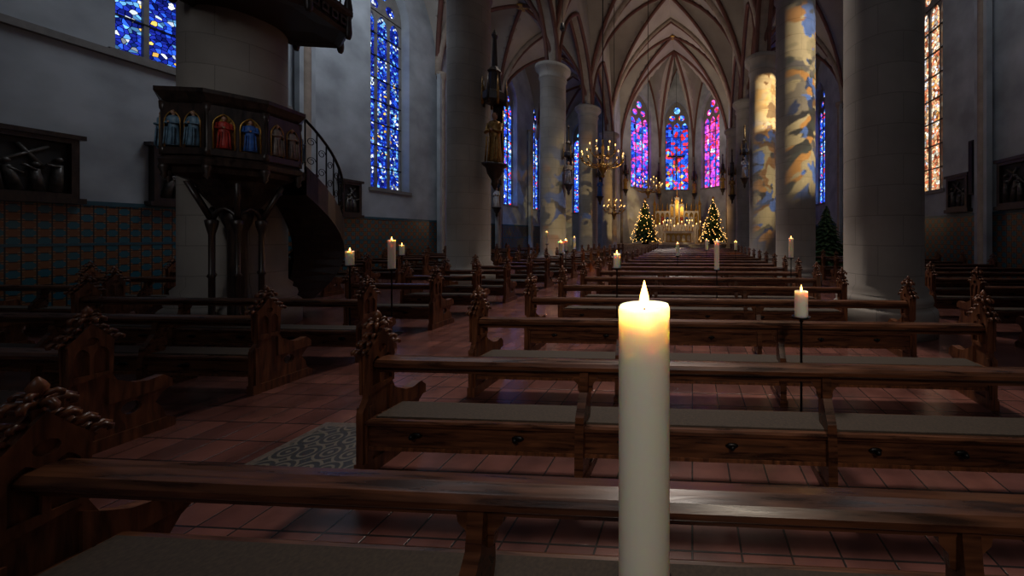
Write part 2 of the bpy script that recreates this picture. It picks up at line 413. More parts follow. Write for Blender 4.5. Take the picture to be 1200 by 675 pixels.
for i in range(3):
    p, q = AP[i], AP[i+1]; n = 12; g = []
    for a in range(n+1):
        s_ = sin(pi/2*a/n); row = []
        for j in range(-n, n+1):
            t = sin(pi/2*j/n); e = (p[0]*(1-t)/2+q[0]*(1+t)/2, p[1]*(1-t)/2+q[1]*(1+t)/2)
            row.append(bv.v((C[0]*(1-s_)+e[0]*s_, C[1]*(1-s_)+e[1]*s_, ZS+HN*max(P(s_), P(t)))))
        g.append(row)
    for a in range(n):
        for j in range(2*n): bv.f([g[a][j], g[a+1][j], g[a+1][j+1], g[a][j+1]], 'vault')
    br.tube([(p[0]*(1-t)/2+q[0]*(1+t)/2, p[1]*(1-t)/2+q[1]*(1+t)/2-.05, ZS+HN*P(t)-.05) for t in [sin(pi/2*k/12) for k in range(-12, 13)]], .12, 'rib', 6)
for p in AP:
    br.tube([(C[0]+(p[0]-C[0])*t, C[1]+(p[1]-C[1])*t, ZS+HN*P(t)-.06) for t in [sin(pi/2*k/12) for k in range(13)]], .15, 'rib', 6)
    br.tube([(p[0]+(C[0]-p[0])*.02, p[1]-.1, 0.9), (p[0]+(C[0]-p[0])*.02, p[1]-.1, ZS)], .14, 'ribgrey', 8)
bv.obj('ceiling'); br.obj('trim_4')
b = MB()
T = [sin(pi/2*i/12) for i in range(-12, 13)]
for row in (Lp, Rp):
    for i in range(len(row)-2):
        p, q = row[i], row[i+1]
        lo = []; up = []
        for t in T:
            x = p[0]*(1-t)/2+q[0]*(1+t)/2; y = p[1]*(1-t)/2+q[1]*(1+t)/2
            lo.append((x, y, ZS-.1+(HA-.6)*P(t))); up.append((x, y, ZS+HN*P(t)+.05))
        for off in (-.3, .3):
            A = [b.v((x+off, y, z)) for x, y, z in lo]; B = [b.v((x+off, y, z)) for x, y, z in up]
            for k in range(len(T)-1): b.f([A[k], A[k+1], B[k+1], B[k]], 'vault')
            b.tube([(x+off, y, z) for x, y, z in lo], .12, 'rib', 6)
        A = [b.v((x-.3, y, z)) for x, y, z in lo]; B = [b.v((x+.3, y, z)) for x, y, z in lo]
        for k in range(len(T)-1): b.f([A[k], A[k+1], B[k+1], B[k]], 'ribgrey')
b.obj('wall_arcade')

# ------------------------------------------------------------ columns
r = .65
prof = [(r+.2, 0), (r+.2, .42), (r+.17, .46), (r+.12, .5), (r+.14, .58), (r+.12, .66), (r+.06, .7), (r+.07, .78), (r, .86), (r, 2), (r, 4), (r, 6), (r, 8), (r, 9.85),
        (r+.06, 9.9), (r+.06, 9.98), (r+.01, 10.02), (r+.06, 10.2), (r+.18, 10.36), (r+.24, 10.4), (r+.24, 10.58), (r+.1, 10.66)]
b = MB(); b.lathe(prof, (0, 0, 0), 'stone', 40); cm = b.mesh('stone_column')
for x, y in LC+RC: place('stone_column', cm, (x, y, 0))
b = MB(); b.lathe([(.24, 0), (.24, .6), (.15, .75), (.15, 10.1), (.26, 10.35), (.26, 10.5)], (0, 0, 0), 'ribgrey', 14)
b.box((0, 0, 5.2), (.18, .5, 10.4), 'plaster'); sm = b.mesh('wall_shaft')
for i in range(0, 6):
    place('wall_shaft', sm, (XL+.25, (-.4, 4.7, 11.26, 17.8, 23.2, 28.0)[i], 0))
    place('wall_shaft', sm, (XR-.25, RC[i][1], 0))

# ------------------------------------------------------------ pews
def yz(x): return lambda u, v, t: (x+t, u, v)
def leaf(b, o, d, ln, r):
    o = Vector(o); d = Vector(d).normalized(); up = Vector((0, 0, 1))
    pts = [o, o+d*ln*.35+up*ln*.30, o+d*ln*.72+up*ln*.42, o+d*ln*1.0+up*ln*.22, o+d*ln*.98-up*ln*.05, o+d*ln*.80-up*ln*.08]
    b.tube(pts, r, 'woodl', 5, radii=[r*.8, r*1.25, r*1.15, r*1.0, r*.9, r*.5])
def pew_end(b, x, s=1):
    body = [(-.14, 0), (.44, 0), (.44, .07), (.39, .11), (.37, .20), (.33, .26), (.37, .33), (.42, .37), (.42, .44), (.37, .49), (.28, .475), (.21, .49), (.13, .54),
            (.10, .62), (.095, .88), (.06, .94), (0, 1.02), (-.06, .94), (-.095, .88), (-.095, .55), (-.14, .47), (-.14, .10)]
    b.plate([body, circ(.2, .28, .055, 10)], yz(x), -.025, .025, 'woodl')
    fr = [(-.10, .58), (.10, .62), (.105, .88), (.12, .885), (.065, .95), (0, 1.045), (-.065, .95), (-.12, .885), (-.105, .88)]
    for t0, t1 in ((-.042, -.022), (.022, .042)):
        b.plate([fr, arch(-.045, .07, .64, .79, 5), arch(.045, .07, .64, .79, 5), circ(0, .90, .032, 10)], yz(x), t0, t1, 'woodl')
        b.plate([[(-.14, 0), (.44, 0), (.44, .07), (.39, .1), (-.14, .1)]], yz(x), t0, t1, 'woodl')
        b.plate([[(.08, .36), (.42, .37), (.42, .44), (.37, .49), (.28, .475), (.21, .49), (.13, .54), (.08, .58)]], yz(x), t0, t1, 'woodl')
        b.plate([rect(-.12, -.08, .1, .5)], yz(x), t0, t1, 'woodl')
    for sg in (-1, 1):
        for (y, z, ln) in ((.105, .895, .062), (.072, .945, .058), (.036, .995, .05)):
            for dx in (-.55, 0, .55):
                leaf(b, (x+dx*.03, sg*y, z), (dx, sg*1.0, .0), ln*(1 if dx == 0 else .85), .0115)
    b.tube([(x, 0, 1.0), (x, 0, 1.10)], .017, 'woodl', 6)
    for i in range(8):
        a = 2*pi*i/8
        leaf(b, (x+.012*cos(a), .012*sin(a), 1.06), (cos(a)*.85, sin(a), 0), .066, .0125)
        if i % 2: leaf(b, (x+.01*cos(a), .01*sin(a), 1.10), (cos(a), sin(a), 0), .042, .0105)
    b.lathe([(.014, 1.09), (.022, 1.12), (.026, 1.14), (.018, 1.16), (.004, 1.18)], (x, 0, 0), 'woodl', 7)
pc = {}
def pew(x0, x1, y, sup=(), name='church_pew'):
    key = (round(x1-x0, 2), tuple(round(s-x0, 2) for s in sup))
    if key not in pc:
        Lg = x1-x0; b = MB()
        rail = [(-.055, .765), (-.065, .775), (-.068, .80), (-.05, .822), (0, .832), (.05, .824), (.065, .80), (.06, .775), (.05, .765)]
        b.plate([rail], lambda u, v, t: (t, u, v), .02, Lg-.02, 'wood')
        b.plate([[(-.018, .72), (.018, .72), (.022, .77), (-.022, .77)]], lambda u, v, t: (t, u, v), .02, Lg-.02, 'wood')
        seat = [(-.125, .375), (-.13, .40), (-.115, .412), (.18, .405), (.20, .39), (.19, .37)]
        b.plate([seat], lambda u, v, t: (t, u, v), .02, Lg-.02, 'wood')
        b.plate([[(-.085, .410), (-.08, .422), (.15, .418), (.16, .406)]], lambda u, v, t: (t, u, v), .07, Lg-.07, 'felt')
        b.plate([[(-.105, .19), (-.085, .19), (-.08, .375), (-.105, .375)]], lambda u, v, t: (t, u, v), .03, Lg-.03, 'wood')
        b.plate([[(-.112, .19), (-.10, .19), (-.10, .215), (-.112, .212)]], lambda u, v, t: (t, u, v), .03, Lg-.03, 'woodl')
        b.box((Lg/2, .15, .33), (Lg-.05, .03, .09), 'wood')
        for sx in [s-x0 for s in sup]:
            b.plate([[(-.16, 0), (-.02, 0), (-.01, .3), (.035, .5), (.035, .76), (-.04, .76), (-.055, .62), (-.135, .48), (-.15, .3)]], lambda u, v, t: (sx+t, u, v), -.03, .03, 'wood')
            b.box((sx, .05, .19), (.05, .26, .37), 'wood')
            b.box((sx, .05, .03), (.08, .44, .06), 'wood')
            for sg in (-1, 1):
                br_ = [(sg*.03, .77), (sg*.03, .60), (sg*.05, .61), (sg*.055, .66), (sg*.085, .69), (sg*.09, .72), (sg*.13, .735), (sg*.14, .77)]
                b.plate([br_], lambda u, v, t: (sx+u, t, v), -.015, .015, 'wood')
        i = 0
        while .4+i*.75 < Lg-.2:
            hx = .4+i*.75; i += 1
            if any(abs(hx-(s-x0)) < .12 for s in sup): hx += .2
            b.sph((hx, -.115, .31), (.045, .012, .02), 'iron', 8, 5); b.tube([(hx, -.11, .305), (hx, -.145, .30), (hx, -.15, .315)], .009, 'iron', 6)
            b.sph((hx, -.155, .32), .018, 'iron', 7, 5)
        pew_end(b, .0); pew_end(b, Lg)
        pc[key] = b.mesh('church_pew')
    return place(name, pc[key], (x0, y, 0))
SP = 1.23
for k in range(1, 20):
    pew(-2.62 if k == 1 else -2.38, 3.0 if k <= 4 else 2.63, SP*k, (-.78, .93))
for y in (2.46, 3.6):
    pew(-9.0, -4.8, y, (-7.4, -6.1))
pew(-9.0, -4.6, 4.6, (-7.4, -6.1))
for k in range(5, 20):
    pew(-6.45, -4.8, SP*k, ())
y = 4.4
while y < 24:
    pew(-13.2, -10.4, y, (-11.8,)); y += 1.2
y = 5.2
while y < 24:
    if not 15.8 < y < 18.8: pew(5.1, 9.4, y, (7.2,))
    y += 1.2

b = MB()
b.plate([rect(-3.4, -2.44, 2.3, 3.0)], lambda u, v, t: (u, v, t), 0.001, .005, 'mosaicb')
b.plate([rect(-3.33, -2.51, 2.37, 2.93)], lambda u, v, t: (u, v, t), 0.004, .008, 'mosaic'); b.obj('mosaic_floor_panel')

# ------------------------------------------------------------ figures
def figure(b, c, h, robe, rz=0, halo=False, skin='skin'):
    x, y, z = c; f = h
    b.lathe([(.15*f, 0), (.14*f, .1*f), (.115*f, .35*f), (.105*f, .55*f), (.125*f, .72*f), (.11*f, .8*f), (.04*f, .835*f)], c, robe, 10, True, 1, .75)
    for sg in (-1, 1):
        b.tube([(x+sg*.115*f, y, z+.77*f), (x+sg*.16*f, y-.03*f, z+.6*f), (x+sg*.04*f, y-.12*f, z+.62*f)], .042*f, robe, 6, .03*f)
        for kk in range(2): b.tube([(x+sg*(.05+.05*kk)*f, y-.09*f, z+.5*f), (x+sg*(.06+.06*kk)*f, y-.11*f, z+.02*f)], .016*f, robe, 5)
    b.sph((x, y-.11*f, z+.63*f), .03*f, skin, 6, 5)
    b.lathe([(.03*f, 0), (.03*f, .05*f)], (x, y, z+.82*f), skin, 6)
    b.sph((x, y, z+.92*f), (.052*f, .058*f, .07*f), skin, 8, 6)
    b.sph((x, y+.015*f, z+.935*f), (.058*f, .055*f, .07*f), 'bark', 8, 6)
    if halo:
        b.plate([circ(x, z+.93*f, .12*f, 14)], lambda u, v, t: (u, y+t, v), .05*f, .06*f, 'gold')

# ------------------------------------------------------------ pulpit
def pulpit():
    b = MB(); cx, cy = -7.72, 5.4
    view = atan2(-cy, -cx)
    R = .74; rot = view+pi/8
    z0, z1 = 2.84, 3.88
    oc = lambda prof, mat: b.lathe(prof, (cx, cy, 0), mat, 8, False, 1, 1, rot)
    oc([(R*.96, z0), (R*.96, z1)], 'woodd')
    oc([(R*.5, z0-.38), (R*.58, z0-.34), (R*.68, z0-.22), (R*.9, z0-.14), (R*.94, z0-.06), (R*1.05, z0-.03), (R*1.07, z0+.04), (R*1.0, z0+.1)], 'woodd')
    oc([(R*.98, z1-.14), (R*1.03, z1-.1), (R*1.08, z1-.04), (R*1.12, z1), (R*1.12, z1+.06), (R*.9, z1+.06)], 'woodd')
    ap = R*.96*cos(pi/8); fw = 2*R*.96*sin(pi/8)
    for i in range(8):
        a = view+i*pi/4; n = Vector((cos(a), sin(a), 0)); d = Vector((-sin(a), cos(a), 0))
        mp = lambda u, v, t: (cx+n.x*(ap+t)+d.x*u, cy+n.y*(ap+t)+d.y*u, v)
        lo, hi = z0+.12, z1-.16; nw = fw*.36
        loops = [rect(-fw/2, fw/2, lo, hi)]
        for sx in (-fw*.235, fw*.235): loops.append(arch(sx, nw, lo+.1, hi-.12-nw*.9, 6))
        b.plate(loops, mp, 0, .055, 'woodd')
        for sx in (-fw*.235, fw*.235):
            b.plate([arch(sx, nw*.98, lo+.1, hi-.12-nw*.9, 6)], mp, .0, .006, 'panelbg' if i in (0,) else 'woodd')
            ar = arch(sx, nw*1.04, lo+.1, hi-.12-nw*.9, 6)[1:]
            b.tube([mp(u, v, .06) for u, v in ar]+[mp(ar[-1][0], lo+.1, .06)], .009, 'gold' if i == 0 else 'agold', 5)
            old = b.T
            b.T = Matrix.Translation(mp(sx, lo+.12, .045)) @ Matrix.Rotation(a+pi/2, 4, 'Z')
            robe = ('red' if sx < 0 else 'blue') if i == 0 else ('paleblue' if i in (7, ) else 'palest' if i == 1 else 'paleblue')
            figure(b, (0, 0, 0), .50 if i == 0 else .54, robe, 0, i == 0)
            b.T = old
        ca = a+pi/8; p = (cx+cos(ca)*R*.99, cy+sin(ca)*R*.99)
        b.lathe([(.045, z0+.1), (.045, z0+.2), (.026, z0+.24), (.026, z1-.3), (.045, z1-.24), (.05, z1-.14)], (p[0], p[1], 0), 'woodd', 8)
        b.lathe([(.05, 0), (.06, -.06), (.03, -.14), (.04, -.18), (.0, -.24)], (p[0], p[1], z0-.02), 'woodd', 8)
    oc([(.18, 2.1), (.26, 2.2), (.4, 2.4), (.46, 2.5)], 'woodd')
    b.lathe([(.24, 0), (.24, .18), (.13, .26), (.11, .4), (.11, 1.8), (.16, 1.95), (.2, 2.2)], (cx, cy, 0), 'woodd', 12)
    b.lathe([(.42, 0), (.42, .12), (.37, .17)], (cx, cy, 0), 'woodd', 8, False, rot=rot)
    for i in range(6):
        a = view+i*pi/3; px, py = cx+.30*cos(a), cy+.30*sin(a)
        b.lathe([(.07, .12), (.07, .3), (.04, .36), (.05, .42), (.034, .46), (.034, 1.05), (.055, 1.08), (.034, 1.12), (.034, 1.75), (.065, 1.9), (.075, 1.98), (.05, 2.0)], (px, py, 0), 'woodd', 10)
        a2 = a+pi/3; qx, qy = cx+.30*cos(a2), cy+.30*sin(a2)
        b.tube([(px+(qx-px)*t/8, py+(qy-py)*t/8, 1.98+.2*P(t/4-1)) for t in range(9)], .03, 'woodd', 6)
        b.tube([(px, py, 1.98), (cx+.4*cos(a), cy+.4*sin(a), 2.22), (cx+.56*cos(a), cy+.56*sin(a), 2.58)], .035, 'woodd', 6)
    ccx, ccy = LC[1]
    ns = 16; ri, ro = .72, 1.42
    a0, a1 = radians(-2), radians(128); zt = 2.9
    pol = lambda r_, a, z: (ccx+r_*cos(a), ccy+r_*sin(a), z)
    dz = zt/ns
    for i in range(ns):
        aa = a0+(a1-a0)*i/ns; ab = a0+(a1-a0)*(i+1)/ns; z = zt-dz*i
        for (zb, zt_, r0, r1) in ((z-.05, z, ri, ro+.03), (z-dz-.02, z-.04, ro-.03, ro)):
            q = [b.v(pol(r0, aa, zb)), b.v(pol(r1, aa, zb)), b.v(pol(r1, ab+.02, zb)), b.v(pol(r0, ab+.02, zb)),
                 b.v(pol(r0, aa, zt_)), b.v(pol(r1, aa, zt_)), b.v(pol(r1, ab+.02, zt_)), b.v(pol(r0, ab+.02, zt_))]
            for f in ((0, 1, 2, 3), (7, 6, 5, 4), (0, 4, 5, 1), (1, 5, 6, 2), (2, 6, 7, 3), (3, 7, 4, 0)): b.f([q[k] for k in f], 'wood')
        q = [b.v(pol(ri, ab, z-dz)), b.v(pol(ro, ab, z-dz)), b.v(pol(ro, ab, z-.03)), b.v(pol(ri, ab, z-.03))]; b.f(q, 'woodd')
        for rr in (ro+.0, ro+.05):
            q = [b.v(pol(rr, aa, max(0, z-.42))), b.v(pol(rr, ab, max(0, z-dz-.42))), b.v(pol(rr, ab, z-dz+.1)), b.v(pol(rr, aa, z+.1))]; b.f(q, 'woodd')
        q = [b.v(pol(ro, aa, z+.1)), b.v(pol(ro, ab, z-dz+.1)), b.v(pol(ro+.05, ab, z-dz+.1)), b.v(pol(ro+.05, aa, z+.1))]; b.f(q, 'woodl')
        q = [b.v(pol(ri, aa, max(0, z-.42))), b.v(pol(ri, ab, max(0, z-dz-.42))), b.v(pol(ro+.05, ab, max(0, z-dz-.42))), b.v(pol(ro+.05, aa, max(0, z-.42)))]; b.f(q, 'woodd')
        b.tube([pol(ro+.02, aa, z+.05), pol(ro+.02, aa, z+.98)], .012, 'iron', 5)
        am = (aa+ab)/2; zc = z-dz/2
        for zz, rr, tt in ((.32, .085, 1.7), (.68, .085, -1.7)):
            pts = []
            for t in range(14):
                th = t/13*2*pi*1.3; r_ = rr*(1-.65*t/13)
                pts.append(pol(ro+.02, am+(r_*cos(th*(1 if tt > 0 else -1))/ro), zc+zz+r_*sin(th)))
            b.tube(pts, .008, 'iron', 4)
    b.plate([[pol(ri, a0-.5, 0)[:2], pol(ro+.05, a0-.35, 0)[:2], pol(ro+.05, a0+.05, 0)[:2], pol(ri, a0+.05, 0)[:2]]], lambda u, v, t: (u, v, t), zt-.15, zt, 'woodd')
    b.tube([pol(ro+.02, a0+(a1-a0)*t/24, zt+.98-zt*t/24) for t in range(25)], .024, 'iron', 7)
    b.tube([pol(ro+.02, a0+(a1-a0)*t/24, zt+.12-zt*t/24) for t in range(25)], .015, 'iron', 5)
    e = pol(ro+.02, a1, 0)
    b.tube([e, (e[0], e[1], 1.1)], .04, 'woodd', 8); b.sph((e[0], e[1], 1.15), .07, 'woodd')
    zc = 5.62; RC2 = 1.04; sx_, sy_ = cx+.15, cy+.3
    oc2 = lambda prof, mat: b.lathe(prof, (sx_, sy_, 0), mat, 8, False, 1, 1, rot)
    oc2([(RC2*.6, zc+.1), (RC2*.92, zc+.06), (RC2, zc), (RC2*1.05, zc+.06), (RC2*1.0, zc+.12), (RC2*1.02, zc+.32), (RC2*1.1, zc+.38), (RC2*1.1, zc+.46), (RC2*.6, zc+.8), (RC2*.45, zc+1.3), (RC2*.2, zc+2.1), (.03, zc+3.2)], 'woodd')
    for i in range(8):
        a = view+i*pi/4+pi/8; p = (sx_+RC2*1.03*cos(a), sy_+RC2*1.03*sin(a))
        b.lathe([(.03, zc-.08), (.05, zc-.03), (.06, zc+.05), (.04, zc+.4), (.07, zc+.5), (.03, zc+.8), (.0, zc+1.2)], (p[0], p[1], 0), 'woodd', 8)
        a = view+i*pi/4; n = Vector((cos(a), sin(a), 0)); d = Vector((-sin(a), cos(a), 0)); apc = RC2*.945
        for kx in (-.29, -.1, .1, .29):
            mp = lambda u, v, t: (sx_+n.x*(apc+t)+d.x*(u+kx), sy_+n.y*(apc+t)+d.y*(u+kx), v)
            b.plate([rect(-.07, .07, zc+.13, zc+.3), circ(0, zc+.215, .05, 8)], mp, 0, .025, 'woodd')
    b.box((cx-.5, cy+.4, 4.9), (.3, .12, 1.6), 'woodd', radians(-40))
    b.obj('pulpit')
pulpit()

# ------------------------------------------------------------ candles
TH = radians(3.05)
def ray(px):
    return tan(atan((px-790)/400)-TH)
def candle_geo(b, x, y, zb, zt, r, seg=20):
    cup = min(.02, r*.5)
    b.lathe([(r*.98, zb), (r, zb+.01), (r, zt-.02), (r*1.01, zt-.006), (r*.96, zt), (r*.86, zt-.002), (r*.8, zt-cup*.6), (r*.5, zt-cup), (.002, zt-cup)], (x, y, 0), 'wax', seg)
    b.tube([(x, y, zt-cup), (x+.001, y, zt+.004), (x+.003, y, zt+.008)], .0018, 'black', 5)
    k = max(1, r/.04)
    fz = zt-.006
    b.lathe([(.001, fz), (.005*k, fz+.005*k), (.0075*k, fz+.013*k), (.0068*k, fz+.02*k), (.0036*k, fz+.032*k), (.0005, fz+.044*k)], (x, y, 0), 'flame', 12)
def lamp(x, y, z, e, rad=.012, col=(1, .47, .17)):
    l = bpy.data.lights.new('candle_or_fill_light', 'POINT'); l.energy = e; l.color = col; l.shadow_soft_size = rad
    o = bpy.data.objects.new('candle_or_fill_light', l); o.location = (x, y, z); COL.objects.link(o)
def stand(b, x, y, zb, r):
    b.lathe([(.15, 0), (.15, .012), (.03, .03), (.011, .06), (.011, zb-.05), (.02, zb-.04), (.012, zb-.025), (r*1.25, zb-.012), (r*1.45, zb+.004), (r*1.35, zb+.004), (r*1.2, zb-.004), (.001, zb-.002)], (x, y, 0), 'iron', 14)
def candle(px, ytop, ybot, d, dia, en=1.5):
    x = ray(px)*d; dc = d*cos(TH)-x*sin(TH); zt = 1.75-(ytop-275)*dc/400; zb = 1.75-(ybot-275)*dc/400
    b = MB(); stand(b, x, d, zb, dia/2); candle_geo(b, x, d, zb, zt, dia/2); b.obj('candle_on_stand')
    lamp(x, d, zt+.022, en)
candle(755, 357, 705, .56, .084, 2.0)
candle(939, 341, 371, 3.1, .115, 5)
candle(723, 297, 314, 5.6, .115, 6)
candle(840, 282, 316, 6.85, .10, 7)
candle(459, 281, 315, 5.7, .11, 7)
candle(410, 294, 311, 5.7, .12, 7)
candle(471, 287, 299, 8.2, .11, 6)
candle(927, 279, 302, 8.2, .11, 7)
candle(794, 285, 300, 10.5, .10, 7)
candle(663, 281, 294, 10.5, .10, 7)
candle(657, 283, 297, 9.2, .10, 6)
candle(641, 272, 286, 12.9, .10, 6)
candle(673, 278, 292, 15.4, .12, 6)
candle(828, 281, 293, 14.1, .12, 6)
candle(862, 283, 293, 12.9, .10, 6)

b = MB(); b.box((0, 0, .004), (.21, .2, .006), 'paper', .2); b.box((.0, 0, .009), (.2, .19, .003), 'paper', .26); b.obj('booklet', (-5.05, 2.5, .424))

# ------------------------------------------------------------ wall reliefs
def relief(wallx, y, z, w, h, sg):
    b = MB(); y0 = y
    mp = lambda u, v, t: (sg*t, u, v)
    b.plate([rect(-w/2, w/2, -h/2, h/2), rect(-w/2+.1, w/2-.1, -h/2+.1, h/2-.1)], mp, 0.0, .16, 'woodd')
    b.plate([rect(-w/2-.07, w/2+.07, h/2, h/2+.1)], mp, 0, .2, 'woodd'); b.plate([rect(-w/2-.07, w/2+.07, -h/2-.12, -h/2)], mp, 0, .2, 'woodd')
    b.plate([rect(-w/2+.08, w/2-.08, -h/2+.08, h/2-.08)], mp, 0, .04, 'reliefd')
    n = max(3, int(w/.26))
    for i in range(n):
        u = -w/2+.24+(w-.48)*i/(n-1); hh = random.uniform(.45, .68)*h; lean = random.uniform(-.15, .15)*w/1.4
        zb = -h/2+.12
        b.tube([mp(u, zb, .06), mp(u+lean*.5, zb+hh*.45, .07), mp(u+lean, zb+hh*.75, .07)], .09, 'relief', 7, .06)
        c = mp(u+lean, zb+hh*.9, .09); b.sph(c, .055, 'relief')
        b.tube([mp(u+lean, zb+hh*.7, .11), mp(u+lean+random.choice((-1, 1))*.16, zb+hh*random.uniform(.5, .9), .12)], .03, 'relief', 5)
    b.tube([mp(-w*.3, -h*.1, .08), mp(w*.25, h*.33, .08)], .035, 'relief', 5); b.tube([mp(w*.0, h*.33, .08), mp(w*.22, -.05, .08)], .035, 'relief', 5)
    b.obj('stations_of_the_cross_relief', (wallx+sg*.003, y0, z))
relief(XL, 6.22, 3.2, 1.35, 1.3, 1)
relief(XL, 8.6, 3.3, 1.3, 1.4, 1)
relief(XL, 13.0, 3.2, .8, 1.3, 1)
relief(XL, 18.9, 3.2, 1.0, 1.3, 1)
relief(XR, 13.3, 3.3, 1.0, 1.2, -1)
relief(XR, 11.0, 3.35, 1.2, 1.4, -1)
b = MB(); b.box((0, 0, 0), (.16, .2, 1.9), 'black'); b.box((-.09, 0, 0), (.02, .16, 1.8), 'iron'); b.box((.12, 0, .5), (.1, .06, .06), 'iron'); b.box((.12, 0, -.5), (.1, .06, .06), 'iron')
b.obj('column_loudspeaker', (XR-.18, 12.5, 4.1))

# ------------------------------------------------------------ statues
def statue(x, y, z, robe, name='saint_statue', sc=1.0, canopy=True):
    b = MB()
    b.lathe([(.02, -.75), (.1, -.6), (.08, -.5), (.2, -.3), (.24, -.12), (.34, -.06), (.34, 0)], (0, 0, 0), 'woodd', 8)
    figure(b, (0, 0, 0), 1.5, robe, 0, False)
    b.tube([(.3, -.1, .05), (.3, -.1, 1.5)], .02, 'gold', 5)
    if canopy:
        b.lathe([(.3, 1.75), (.34, 1.8), (.34, 2.0), (.2, 2.1), (.16, 2.6), (.2, 2.65), (.08, 2.8), (.05, 3.6), (.09, 3.7), (.0, 3.9)], (0, 0, 0), 'woodd', 8, False)
        for i in range(8):
            a = 2*pi*i/8; b.lathe([(.035, 1.65), (.04, 2.0), (.0, 2.5)], (.32*cos(a), .32*sin(a), 0), 'agold' if i % 2 else 'woodd', 5)
        b.box((0, .2, .9), (.3, .06, 2.2), 'woodd')
    o = b.obj(name, (x, y, z)); o.scale = (sc, sc, sc)
statue(-6.55, 11.0, 4.1, 'agold', sc=1.15)
statue(-6.45, 17.5, 4.4, 'palest', sc=.8)
statue(-6.4, 23.4, 4.4, 'blue', sc=.8)
statue(2.65, 23.0, 4.4, 'agold', sc=.8)
statue(2.62, 17.3, 4.6, 'palest', sc=.7)
statue(-13.2, 22.4, 3.6, 'white', sc=.9)
for x, y in ((-6.7, 34.0), (-3.7, 37.7), (.2, 37.7), (3.0, 34.0)):
    statue(x, y, 6.3, 'gold', sc=.9)

# ------------------------------------------------------------ chandeliers
def chandelier(x, y, z, R, ztop, n=10):
    b = MB()
    b.tube([(0, 0, .9), (0, 0, ztop-z)], .02, 'iron', 5)
    b.lathe([(.02, -.55), (.09, -.5), (.05, -.42), (.16, -.25), (.2, -.1), (.08, .02), (.05, .2), (.11, .3), (.05, .4), (.08, .6), (.03, .75), (.05, .9)], (0, 0, 0), 'brass', 12)
    for tier, (rr, zz, nn) in enumerate(((R, 0, n), (R*.6, .38, n//2))):
        for i in range(nn):
            a = 2*pi*i/nn+tier*.3; ca, sa = cos(a), sin(a)
            pts = [(rr*t*ca, rr*t*sa, zz-.2*sin(pi*t*.95)*(1.2-.2*t)+.12*t) for t in [k/8 for k in range(9)]]
            b.tube(pts, .018, 'brass', 5)
            ex, ey, ez = pts[-1]
            b.lathe([(.02, ez), (.08, ez+.03), (.03, ez+.05), (.035, ez+.08)], (ex, ey, 0), 'brass', 8)
            b.lathe([(.02, ez+.08), (.02, ez+.24)], (ex, ey, 0), 'cloth', 6)
            b.sph((ex, ey, ez+.28), (.02, .02, .04), 'bulb', 6, 5)
    b.tube([(R*.55*cos(2*pi*i/20), R*.55*sin(2*pi*i/20), -.12) for i in range(21)], .015, 'brass', 5)
    b.obj('brass_chandelier', (x, y, z))
chandelier(-3.45, 13, 4.5, .80, 20.3, 12)
chandelier(-2.8, 21.5, 4.6, .9, 20.3, 12)
chandelier(-5.2, 22.5, 3.3, .7, 19, 10)
for (x, y, z) in ((-6.0, 15.5, 11.5), (-2.2, 10, 11.5)):
    b = MB(); b.tube([(0, 0, 0), (0, 0, 20.2-z if x > -5 else 17.5-z)], .012, 'iron', 4); b.lathe([(.1, -.3), (.12, -.25), (.08, 0), (.02, .08)], (0, 0, 0), 'black', 10); b.obj('pendant_lamp', (x, y, z))

# ------------------------------------------------------------ altar
b = MB(); ax, ay = -1.25, 31.3
b.box((ax, ay, .98), (3.0, 1.5, .16), 'white')
b.box((ax, ay, 1.5), (2.3, .7, .9), 'white'); b.box((ax, ay, 2.0), (2.8, 1.0, .12), 'white')
for i in range(5):
    u = ax-.92+i*.46
    b.plate([rect(u-.22, u+.22, 1.08, 1.92), arch(u, .3, 1.15, 1.5, 5)], lambda U, v, t: (U, ay-.36-t, v), 0, .05, 'gold')
b.box((ax, ay-.1, 2.075), (2.84, 1.1, .02), 'cloth'); b.box((ax, ay-.56, 1.98), (2.84, .015, .2), 'cloth')
b.obj('altar_table')
b = MB()
for i, u in enumerate((-1.25, -1.0, -.75, .75, 1.0, 1.25)):
    b.lathe([(.09, 2.085), (.04, 2.15), (.05, 2.3), (.02, 2.35), (.05, 2.5), (.06, 2.52)], (ax+u, ay, 0), 'brass', 8)
    b.lathe([(.03, 2.52), (.03, 3.0)], (ax+u, ay, 0), 'cloth', 8); b.sph((ax+u, ay, 3.06), (.035, .035, .07), 'bulb', 6, 5)
b.obj('altar_candlesticks')
b = MB()
for i in range(14):
    u = ax-2.3+i*.36
    hh = 1.2+.5*((i*7) % 5)/5
    yy = 33.2+.25*((i*3) % 3)
    b.lathe([(.12, .9), (.12, .93), (.025, .97), (.025, .9+hh), (.06, .93+hh), (.03, .95+hh)], (u, yy, 0), 'brass', 8)
    b.lathe([(.03, .95+hh), (.03, 1.35+hh)], (u, yy, 0), 'cloth', 8); b.sph((u, yy, 1.42+hh), (.04, .04, .075), 'bulb', 6, 5)
b.obj('floor_candelabra')
b = MB(); ry = 35.6; rx = -1.6
b.box((rx, ry+.1, 1.6), (4.4, 1.0, 1.4), 'white')
b.box((rx, ry, 2.5), (4.6, .8, .4), 'white')
